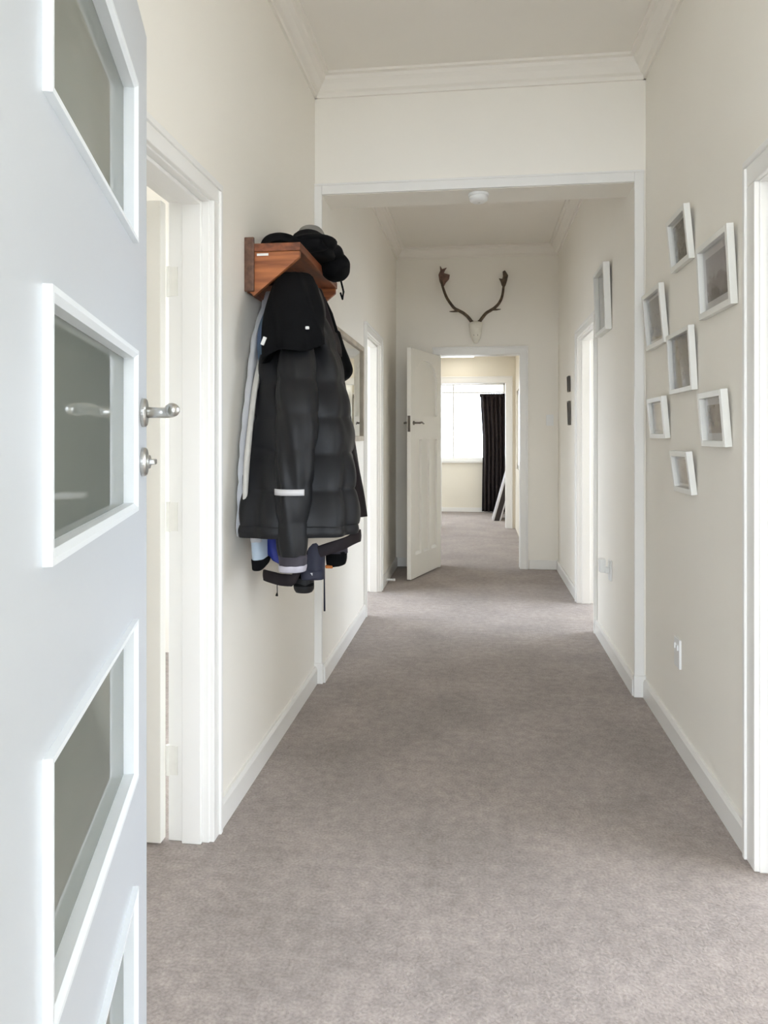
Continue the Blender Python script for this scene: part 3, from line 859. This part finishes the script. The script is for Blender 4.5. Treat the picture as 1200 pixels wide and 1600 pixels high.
# -- navy sleeve, slate sleeve, royal blue garment, glove
base = (-0.567, 2.549, 1.074)
j5 = garment('navy_jacket', 'navy jacket sleeve hanging lowest beside the archway trim', 'jacket', GRP)
j5.location = base
rows = [(1.62, -0.60, 2.66, 0.03, 0.03), (1.30, -0.575, 2.60, 0.035, 0.04), (1.074, -0.567, 2.549, 0.036, 0.04), (0.896, -0.559, 2.50, 0.039, 0.045), (0.724, -0.556, 2.47, 0.038, 0.042)]
sl = build('sleeve', loft(shift(rows, base), 40, 40, 0.6, (0.04, 4, 0, 1), wr=0.003, seed=51), NAVY, j5, smooth=True)
build('cuff', loft(shift([(0.752, -0.556, 2.471, 0.0395, 0.0435), (0.738, -0.556, 2.47, 0.040, 0.044), (0.722, -0.556, 2.47, 0.039, 0.043)], base), 40, 6, 0.6), NAVY, sl, smooth=True)
base = (-0.522, 2.696, 1.067)
j6 = garment('slate_jacket', 'slate purple sleeve with black cuff and orange tab', 'jacket', GRP)
j6.location = base
rows = [(1.60, -0.58, 2.73, 0.03, 0.03), (1.30, -0.54, 2.71, 0.035, 0.04), (1.067, -0.522, 2.696, 0.038, 0.04), (0.926, -0.513, 2.655, 0.04, 0.045), (0.785, -0.506, 2.638, 0.039, 0.042)]
sl = build('sleeve', loft(shift(rows, base), 40, 40, 0.65, (0.04, 4, 1, 1), wr=0.003, seed=61), SLATE, j6, smooth=True)
q = build('cuff', loft(shift([(0.790, -0.507, 2.638, 0.0385, 0.042), (0.76, -0.507, 2.638, 0.038, 0.041), (0.738, -0.507, 2.638, 0.034, 0.038)], base), 40, 8, 0.65, hem=lambda c, s: -0.008 * c), BLACK2, sl, smooth=True)
q['label'] = 'black cuff'
q = build('tab', MB().box(-0.014, 0.014, -0.005, 0.005, -0.006, 0.006), ORANGE, sl, bevel=0.004)
q['label'] = 'orange tab'
q.location = (-0.527 - base[0], 2.602 - base[1], 0.738 - base[2])
base = (-0.698, 2.472, 0.879)
j7 = garment('blue_garment', 'royal blue cloth peeping out under the puffer jacket hem', 'garment', GRP)
j7.location = base
rows = [(1.60, -0.70, 2.60, 0.03, 0.03), (1.2, -0.70, 2.53, 0.035, 0.03), (1.032, -0.700, 2.491, 0.035, 0.03), (0.879, -0.683, 2.425, 0.034, 0.035), (0.79, -0.668, 2.41, 0.026, 0.03)]
build('body', loft(shift(rows, base), 40, 40, 0.8, (0.05, 4, 0, 1), hem=lambda c, s: 0.02 * c, wr=0.003, seed=71), BLUE, j7, smooth=True)
base = (-0.609, 2.564, 0.755)
j8 = garment('black_jacket', 'black padded sleeve end hanging lowest under the coats', 'garment', GRP)
j8.location = base
rows = [(1.6, -0.62, 2.62, 0.02, 0.02), (1.1, -0.612, 2.575, 0.026, 0.028), (0.755, -0.602, 2.520, 0.028, 0.03), (0.715, -0.598, 2.51, 0.033, 0.034), (0.680, -0.597, 2.51, 0.033, 0.032), (0.665, -0.597, 2.51, 0.026, 0.025)]
sl = build('sleeve', loft(shift(rows, base), 40, 50, 0.8, (0.03, 4, 0, 1), wr=0.002, seed=81), BLACK, j8, smooth=True)
build('cuff_seam', loft(shift([(0.697, -0.5975, 2.51, 0.0345, 0.035), (0.693, -0.5975, 2.51, 0.035, 0.0355), (0.689, -0.5975, 2.51, 0.0345, 0.035)], base), 40, 4, 0.8), BLACK2, sl, smooth=True)
# -- black bag hanging at the far end
base = (-0.591, 2.929, 1.675)
bg = garment('shoulder_bag', 'small black bag hanging between the coats and the mirror', 'bag', GRP)
bg.location = (base[0] + 0.026, base[1], base[2])
rows = [(1.62, -0.590, 2.93, 0.018, 0.02), (1.575, -0.584, 2.93, 0.026, 0.035), (1.52, -0.577, 2.931, 0.040, 0.06), (1.473, -0.573, 2.931, 0.049, 0.07), (1.443, -0.58, 2.93, 0.043, 0.06), (1.424, -0.586, 2.93, 0.023, 0.04)]
build('pouch', loft(shift(rows, base), 48, 40, 0.8, (0.03, 3, 0, 1), wr=0.004, seed=91, open_bottom=False), BLACK2, bg, smooth=True)
build('strap', MB().tube([(-0.66 - base[0], 2.99 - base[1], 1.775 - base[2]), (-0.62 - base[0], 2.94 - base[1], 1.70 - base[2]), (-0.590 - base[0], 2.93 - base[1], 1.60 - base[2])], [0.012, 0.014, 0.016], 10), BLACK2, bg, smooth=True)
tag(build('hanging_cord', MB().tube([(-0.69, 3.02, 1.78), (-0.645, 3.035, 1.70), (-0.637, 3.04, 1.2), (-0.636, 3.04, 0.60), (-0.635, 3.04, 0.474)], [0.003, 0.003, 0.003, 0.003, 0.004], 8), NAVY, smooth=True),
    'thin dark cord hanging from the shelf below the coats', 'cord')


# ------------------------------------------------------------------ hats on the shelf
def blob(c, r, seed, amp=0.10, n=28, m=18, flatb=None, squ=1.0):
    rnd = random.Random(seed)
    ph = [(rnd.uniform(0, 6.28), rnd.randint(1, 5), rnd.uniform(1, 6)) for _ in range(6)]
    mb = MB()
    for i in range(m + 1):
        t = math.pi * (0.02 + 0.96 * i / m)
        for a in range(n):
            p = 2 * math.pi * a / n
            d = 1 + amp * sum(math.sin(q + k * p + l * t) for q, k, l in ph) / 3 * math.sin(t)
            z = r[2] * math.cos(t) * d
            if flatb is not None:
                z = max(z, -r[2] * flatb)
            mb.v.append((c[0] + r[0] * abs(math.sin(t)) ** squ * math.cos(p) * d, c[1] + r[1] * abs(math.sin(t)) ** squ * math.sin(p) * d, c[2] + z))
    for i in range(m):
        for a in range(n):
            a2 = (a + 1) % n
            mb.f.append((i * n + a, (i + 1) * n + a, (i + 1) * n + a2, i * n + a2))
    mb.f.append(tuple(range(n))); mb.f.append(tuple(reversed([m * n + a for a in range(n)])))
    return mb


SZ = 1.864
HG = 'hats piled on the coat shelf'


def cap(name, label, loc, rz, r, material, tilt=0.0):
    e = tag(empty(name, loc, rz), label, 'hat', HG)
    e.rotation_euler = (R(tilt), 0, rz)
    mb = MB(); n = 28
    for i in range(9):
        t = math.pi / 2 * i / 9
        for a in range(n):
            p = 2 * math.pi * a / n
            seam = 1 + 0.012 * math.cos(6 * p)
            mb.v.append((r[0] * math.cos(t) ** 0.7 * math.cos(p) * seam, r[1] * math.cos(t) ** 0.7 * math.sin(p) * seam, r[2] * math.sin(t)))
    for i in range(8):
        for a in range(n):
            a2 = (a + 1) % n
            mb.f.append((i * n + a, i * n + a2, (i + 1) * n + a2, (i + 1) * n + a))
    mb.f.append(tuple(8 * n + a for a in range(n))); mb.f.append(tuple(reversed(range(n))))
    build('crown', mb, material, e, smooth=True)
    mb = MB(); k = 16
    for zz in (0.0, 0.004):
        for i in range(k + 1):
            a = R(-62 + 124 * i / k)
            mb.v.append((r[0] * 0.97 * math.cos(a), r[1] * 0.97 * math.sin(a), zz + 0.003))
            f = 1.0 + 0.62 * math.cos(a * 1.35) ** 0.8
            mb.v.append((r[0] * f * math.cos(a) * 1.0, r[1] * 1.0 * math.sin(a) * 1.02, zz + 0.003 - 0.010 * abs(math.sin(a))))
    s_ = 2 * (k + 1)
    for i in range(k):
        a = 2 * i
        mb.f += [(a, a + 1, a + 3, a + 2), (s_ + a, s_ + a + 2, s_ + a + 3, s_ + a + 1), (a + 1, s_ + a + 1, s_ + a + 3, a + 3), (a, a + 2, s_ + a + 2, s_ + a)]
    mb.f += [(0, s_, s_ + 1, 1), (2 * k, 2 * k + 1, s_ + 2 * k + 1, s_ + 2 * k)]
    build('brim', mb, material, e, smooth=True)
    build('top_button', MB().lathe([(0.007, r[2] * 0.98), (0.006, r[2] * 1.02), (0.002, r[2] * 1.04)], 'z', n=12), material, e, smooth=True)
    return e


cap('baseball_cap', 'flattened black cap at the near end of the shelf', (-0.705, 2.60, SZ + 0.012), R(-75), (0.080, 0.075, 0.058), BLACK2)
cap('baseball_cap', 'grey cap lying on top of the black hats', (-0.645, 2.83, SZ + 0.102), R(-20), (0.058, 0.060, 0.062), GREYCAP)
e = tag(empty('knitted_hat', (-0.610, 2.72, SZ)), 'long black knitted hat folded along the shelf', 'hat', HG)
build('crown', blob((0, 0, 0.050), (0.088, 0.15, 0.052), 4, 0.12, flatb=0.93), BLACK2, e, smooth=True)
build('rolled_edge', blob((-0.02, -0.115, 0.030), (0.095, 0.045, 0.030), 9, 0.10), BLACK2, e, smooth=True)
e = tag(empty('round_hat', (-0.555, 2.86, SZ)), 'round black hat drooping over the front edge of the shelf', 'hat', HG)
build('crown', blob((0.0, 0, 0.008), (0.060, 0.085, 0.058), 14, 0.06), BLACK2, e, smooth=True)
build('fold', blob((-0.02, -0.03, 0.045), (0.065, 0.10, 0.045), 23, 0.10), BLACK2, e, smooth=True)
build('strap', MB().tube([(0.020, 0.02, -0.045), (0.028, 0.03, -0.085), (0.022, 0.04, -0.112), (0.012, 0.05, -0.085)], 0.004, 8), BLACK2, e, smooth=True)
q = build('badge', MB().lathe([(0.010, 0.0), (0.009, -0.003), (0.003, -0.004)], 'y', (0.006, -0.092, 0.030), 14), GREYCAP, e)  # pale disc: hat badge with its glint put into the colour
q['label'] = 'small pale badge, its glint put into the colour'

# ------------------------------------------------------------------ mirror beyond the archway
e = tag(empty('wall_mirror', (XL2, 4.22, 1.18)), 'pale wood framed mirror behind the coats', 'mirror')
MY, MZ, fw = 0.545, 0.61, 0.032
build('glass', MB().box(0.004, 0.010, -MY + 0.02, MY - 0.02, 0.02, MZ - 0.02), MIRR, e)
for a in ((0, 0.024, -MY, -MY + fw, 0, MZ), (0, 0.024, MY - fw, MY, 0, MZ), (0, 0.024, -MY + fw, MY - fw, 0, fw), (0, 0.024, -MY + fw, MY - fw, MZ - fw, MZ)):
    build('frame_rail', MB().box(*a), TANWOOD, e, bevel=0.005)


# ------------------------------------------------------------------ framed pictures on the right wall
def picture(name, label, xw, yn, yf, z0, z1, photo, mount, lean=5.0, group=None, fmat=FRAMEW, depth=0.022, fw=0.020, roll=0.0):
    """frame hung on the wall x = xw facing -x, leaning out at the top"""
    w, hgt = yf - yn, z1 - z0
    e = tag(empty(name, (xw - 0.001, (yn + yf) / 2, z0)), label, 'picture frame', group)
    e.rotation_euler = (R(roll), R(-lean), 0)
    hw = w / 2
    for a in ((-depth, 0, -hw, -hw + fw, 0, hgt), (-depth, 0, hw - fw, hw, 0, hgt), (-depth, 0, -hw + fw, hw - fw, 0, fw), (-depth, 0, -hw + fw, hw - fw, hgt - fw, hgt)):
        build('frame_rail', MB().box(*a), fmat, e, bevel=0.0015)
    build('mount', MB().box(-0.0035, -0.001, -hw + fw * 0.6, hw - fw * 0.6, fw * 0.6, hgt - fw * 0.6), MATBOARD, e)
    mw_, mh_ = mount
    build('print', MB().box(-0.0050, -0.0036, -hw + fw + mw_, hw - fw - mw_, fw + mh_, hgt - fw - mh_), photo, e)
    build('glass', MB().box(-0.0085, -0.0065, -hw + fw * 0.6, hw - fw * 0.6, fw * 0.6, hgt - fw * 0.6), CLEAR, e)
    return e


PG = 'white picture frames on the right wall'
pm = [photo_mat('print_leaves', (0.17, 0.155, 0.13), (0.10, 0.09, 0.075), (0.04, 0.036, 0.03), 8, 1.0),
      photo_mat('print_hillside', (0.36, 0.34, 0.37), (0.19, 0.165, 0.175), (0.05, 0.035, 0.04), 5, 2.3, 0.9),
      photo_mat('print_street', (0.22, 0.21, 0.21), (0.15, 0.14, 0.14), (0.09, 0.082, 0.08), 6, 3.1, 0.2),
      photo_mat('print_portrait', (0.20, 0.15, 0.15), (0.10, 0.072, 0.068), (0.04, 0.028, 0.026), 4, 4.2),
      photo_mat('print_faded', (0.50, 0.47, 0.40), (0.42, 0.36, 0.30), (0.30, 0.27, 0.23), 5, 5.4),
      photo_mat('print_brown', (0.36, 0.29, 0.22), (0.20, 0.14, 0.11), (0.06, 0.04, 0.04), 3, 6.7),
      photo_mat('print_tan', (0.45, 0.38, 0.34), (0.34, 0.26, 0.22), (0.22, 0.165, 0.14), 5, 7.9)]
XP = XR
picture('picture_frame', 'small white frame with dark print, highest on the right wall', XP, 2.765, 3.02, 1.845, 2.045, pm[0], (0.012, 0.012), 5.5, PG)
picture('picture_frame', 'large white frame with wide mount and hillside print nearest the doorway', XP, 2.325, 2.645, 1.602, 1.845, pm[1], (0.030, 0.030), 3.0, PG)
picture('picture_frame', 'white frame with grey print at the left end beside the archway trim', XP, 3.125, 3.44, 1.590, 1.835, pm[2], (0.016, 0.016), 5.0, PG)
picture('picture_frame', 'white frame with dark brown print in the middle of the group', XP, 2.730, 3.04, 1.371, 1.602, pm[3], (0.002, 0.002), 3.2, PG, fw=0.017)
picture('picture_frame', 'small white frame with pale faded print beside the archway trim, below the grey one', XP, 3.105, 3.37, 1.199, 1.372, pm[4], (0.010, 0.010), 5.0, PG)
picture('picture_frame', 'white frame with half brown half dark print, lower right of the group', XP, 2.375, 2.62, 1.172, 1.352, pm[5], (0.024, 0.024), 4.5, PG)
picture('picture_frame', 'small white frame with tan print, lowest on the right wall', XP, 2.735, 2.97, 0.998, 1.154, pm[6], (0.018, 0.012), 7.0, PG)
picture('canvas_picture', 'white edged picture hung high beyond the archway on the right', XR2, 4.16, 4.52, 1.795, 2.165, photo_mat('print_pale', (0.62, 0.59, 0.52), (0.56, 0.53, 0.46), (0.48, 0.45, 0.39), 4, 8.8), (0.0, 0.0), 2.0, None, depth=0.035)
for z0, z1, yn, yf, lab in ((1.565, 1.69, 5.97, 6.07, 'tiny dark framed picture above another near the far corner'), (1.30, 1.49, 5.94, 6.04, 'tiny dark framed picture below another near the far corner')):
    picture('small_picture', lab, XR2, yn, yf, z0, z1, pm[2], (0.008, 0.008), 2.0, 'small pictures near the far corner', SMALLDARK, 0.014, 0.012)


# ------------------------------------------------------------------ sockets, switch, detector
def plate(name, label, cat, loc, rz, hgt, wid, rockers=1):
    e = tag(empty(name, loc, rz), label, cat)          # local -y points out of the wall
    build('plate', MB().box(-wid / 2, wid / 2, -0.009, 0, 0, hgt), PLASTIC, e, bevel=0.002)
    for k in range(rockers):
        x = (k - (rockers - 1) / 2) * wid * 0.5
        build('rocker', MB().box(x - 0.006, x + 0.006, -0.014, -0.009, hgt * 0.62, hgt * 0.80), PLASTIC, e, bevel=0.001)
    return e


e = plate('power_outlet', 'white power outlet low on the near right wall', 'outlet', (XR, 2.985, 0.312), R(-90), 0.112, 0.075, 2)
e = plate('power_outlet', 'white power outlet with plug low beyond the archway', 'outlet', (XR2, 4.20, 0.415), R(-90), 0.112, 0.075, 1)
e = tag(empty('plug_adapter', (XR2 - 0.009, 4.20, 0.455), R(-90)), 'white plug adapter standing out from the outlet', 'plug')
build('plug_body', MB().box(-0.02, 0.02, -0.028, 0, 0.0, 0.032), PLASTIC, e, bevel=0.004)
build('adapter_head', MB().box(-0.024, 0.024, -0.055, -0.022, 0.004, 0.078), PLASTIC, e, bevel=0.006)
plate('light_switch', 'white light switch right of the far doorway', 'switch', (0.655, YB0, 1.31), 0, 0.10, 0.065, 1)
e = tag(empty('smoke_detector', (0.006, 3.625, 2.385)), 'round white smoke detector under the archway head', 'smoke detector')
build('mounting_ring', MB().lathe([(0.050, 0.0), (0.050, -0.010), (0.047, -0.013)], 'z', n=36), PLASTIC, e, smooth=False)
build('cover', MB().lathe([(0.046, -0.012), (0.046, -0.024), (0.042, -0.033), (0.030, -0.040), (0.012, -0.042)], 'z', n=36), PLASTIC, e, smooth=True)
build('test_button', MB().lathe([(0.008, -0.041), (0.008, -0.044), (0.006, -0.045)], 'z', n=16), MATS['painted_hinge'], e)
e = tag(empty('door_stop_peg', (XL2 + 0.016, 6.05, 0.03), 0), 'small white door stop on the skirting by the open far door', 'door stop')
build('stem', MB().lathe([(0.012, 0), (0.009, 0.006), (0.009, 0.05)], 'x', n=16), PLASTIC, e, smooth=True)
build('tip', MB().lathe([(0.011, 0.05), (0.011, 0.065), (0.008, 0.068)], 'x', n=16), PLASTIC, e, smooth=True)

# ------------------------------------------------------------------ deer skull and antlers
e = tag(empty('deer_skull', (-0.014, YB0, 2.07)), 'white deer skull with brown palmate antlers above the far door', 'antlers')
ex_, ez_ = -0.014, 2.07
rows = [(2.268, 0.030, 0.030), (2.256, 0.054, 0.045), (2.238, 0.066, 0.052), (2.215, 0.066, 0.055), (2.19, 0.059, 0.055), (2.16, 0.053, 0.052), (2.12, 0.044, 0.045), (2.09, 0.031, 0.036), (2.070, 0.016, 0.022)]
mb = MB(); n = 28
for z, w, dp in rows:
    for a in range(n):
        t = 2 * math.pi * a / n
        sock = 1 - 0.16 * math.exp(-((z - 2.205) / 0.018) ** 2) * abs(math.cos(t)) ** 3
        mb.v.append((w * math.cos(t) * sock, -dp - 0.004 + dp * math.sin(t), z - ez_))
for i in range(len(rows) - 1):
    for a in range(n):
        a2 = (a + 1) % n
        mb.f.append((i * n + a, i * n + a2, (i + 1) * n + a2, (i + 1) * n + a))
mb.f.append(tuple(range(n))); mb.f.append(tuple((len(rows) - 1) * n + a for a in reversed(range(n))))
sk = build('skull', mb, BONE, e, smooth=True)
for s in (-1, 1):  # solid dark blobs in place of shaded hollows
    build('eye_socket', blob((s * 0.042, -0.070, 0.133), (0.010, 0.018, 0.015), 1, 0.0, 16, 10), BONESHADE, sk, smooth=True)
    build('nasal_opening', blob((s * 0.016, -0.090, 0.070), (0.006, 0.008, 0.014), 1, 0.0, 14, 8), BONESHADE, sk, smooth=True)


def spline(pts, k=6):
    out = []
    for i in range(len(pts) - 1):
        g = lambda q: pts[max(0, min(len(pts) - 1, q))]
        for j in range(k):
            t = j / k
            out.append(tuple(crom(g(i - 1)[c], g(i)[c], g(i + 1)[c], g(i + 2)[c], t) for c in range(3)))
    out.append(pts[-1])
    return out


for beam, tine, palm, pmat in (
        ([(-0.048, 2.255), (-0.081, 2.298), (-0.122, 2.333), (-0.169, 2.358), (-0.207, 2.379), (-0.244, 2.425), (-0.278, 2.48), (-0.302, 2.542), (-0.319, 2.597), (-0.330, 2.646)],
         [(-0.175, 2.360), (-0.215, 2.350), (-0.251, 2.345)],
         [(-0.346, 2.639), (-0.355, 2.701), (-0.34, 2.735), (-0.343, 2.779), (-0.333, 2.775), (-0.323, 2.751), (-0.278, 2.764), (-0.295, 2.741), (-0.306, 2.713), (-0.251, 2.698), (-0.258, 2.657), (-0.288, 2.624), (-0.306, 2.59), (-0.326, 2.594)], PALM),
        ([(0.017, 2.258), (0.047, 2.296), (0.08, 2.332), (0.121, 2.355), (0.154, 2.375), (0.188, 2.408), (0.214, 2.455), (0.228, 2.509), (0.234, 2.563), (0.243, 2.61)],
         [(0.135, 2.366), (0.175, 2.358), (0.208, 2.356)],
         [(0.218, 2.59), (0.208, 2.624), (0.194, 2.652), (0.224, 2.647), (0.231, 2.671), (0.228, 2.712), (0.247, 2.725), (0.265, 2.7), (0.278, 2.676), (0.268, 2.629), (0.255, 2.589), (0.238, 2.556)], ANTLER)):
    nb = len(beam)
    dep = lambda i: -(0.055 + 0.06 * math.sin(math.pi * i / (nb - 1)))
    p3 = spline([(x - ex_, dep(i), z - ez_) for i, (x, z) in enumerate(beam)])
    rad = [0.0155 - 0.0045 * k / len(p3) for k in range(len(p3))]
    rad[0] = 0.020; rad[1] = 0.019
    at = build('antler', MB().tube(p3, rad, 12), ANTLER, e, smooth=True)
    q = spline([(x - ex_, -0.085 - 0.03 * i, z - ez_) for i, (x, z) in enumerate(tine)])
    build('brow_tine', MB().tube(q, [0.0125 * (1 - 0.85 * k / len(q)) for k in range(len(q))], 10), ANTLER, at, smooth=True)
    build('palm', MB().prism([(x - ex_, z - ez_) for x, z in palm], 'y', -0.064, -0.048), pmat, at, bevel=0.004)

# ------------------------------------------------------------------ beyond the far door
e = tag(empty('glow_panel', (-0.25, 9.45, HM)), 'glowing panel standing in for the bright strip under the far door head', 'glowing panel')  # glowing panel added in place of a bright strip of unknown source
build('surround', MB().box(-0.24, 0.22, -0.30, 0.30, -0.014, 0.0), PLASTIC, e, bevel=0.003)
build('glow_plate', MB().box(-0.225, 0.205, -0.285, 0.285, -0.022, -0.013), GLOW, e, bevel=0.003)

# curtain
def curtain_mesh(x0t, x1t, rows, folds, amp, n=120):
    mb = MB()
    for z, xl, xr in rows:
        for k in range(n + 1):
            u = k / n
            mb.v.append((xl + (xr - xl) * u, amp * math.sin(2 * math.pi * folds * u + 0.4 * z) + 0.006 * math.sin(17 * u + 3 * z), z))
    for i in range(len(rows) - 1):
        for k in range(n):
            a = i * (n + 1) + k
            mb.f.append((a, a + 1, a + n + 2, a + n + 1))
    return mb


cu = tag(empty('curtain', (0, YD0 - 0.13, 0)), 'long dark brown curtain gathered beside the bedroom window', 'curtain')
rows = [(1.895, 0.040, 0.52), (1.86, 0.052, 0.52), (1.70, 0.058, 0.51), (1.5, 0.070, 0.51), (1.2, 0.088, 0.51), (0.85, 0.086, 0.51), (0.4, 0.078, 0.51), (0.02, 0.075, 0.51)]
build('drape', curtain_mesh(0, 0, rows, 7, 0.030), CURT, cu, smooth=True, solid=0.006)
build('heading', curtain_mesh(0, 0, [(1.905, 0.036, 0.52), (1.85, 0.040, 0.52)], 12, 0.024), CURT, cu, smooth=True, solid=0.012)
e = tag(empty('curtain_rail', (-0.5, YD0 - 0.13, 1.925)), 'white curtain rail above the bedroom window', 'curtain rail')
build('rail', MB().box(-1.1, 1.04, -0.012, 0.012, -0.012, 0.012), PLASTIC, e, bevel=0.002)
for x in (-1.0, 0.0, 0.95):
    build('rail_bracket', MB().box(x - 0.012, x + 0.012, 0.012, 0.13, -0.010, 0.010), PLASTIC, e)

# leaning board in the bedroom
e = tag(empty('leaning_board', (0.23, 10.80, 0.0)), 'dark board with white edges leaning against the bedroom wall', 'board')
dx, L_ = 0.207, 0.74
def slab(o0, o1, y0, y1):
    mb = MB()
    for y in (y0, y1):
        mb.v += [(o0, y, 0), (o1, y, 0), (o1 + dx - (o1 - o0) * 0, y, L_), (o0 + dx, y, L_)]
    mb.f += [(0, 1, 2, 3), (7, 6, 5, 4), (0, 4, 5, 1), (1, 5, 6, 2), (2, 6, 7, 3), (3, 7, 4, 0)]
    return mb
DXL = 0.010
build('front_edge', slab(-0.012, 0.010, 0.0, 0.5), REFLECT, e)
build('core', slab(0.010, 0.085, 0.003, 0.497), DARKCORE, e)
build('back_edge', slab(0.085, 0.105, 0.0, 0.5), REFLECT, e)
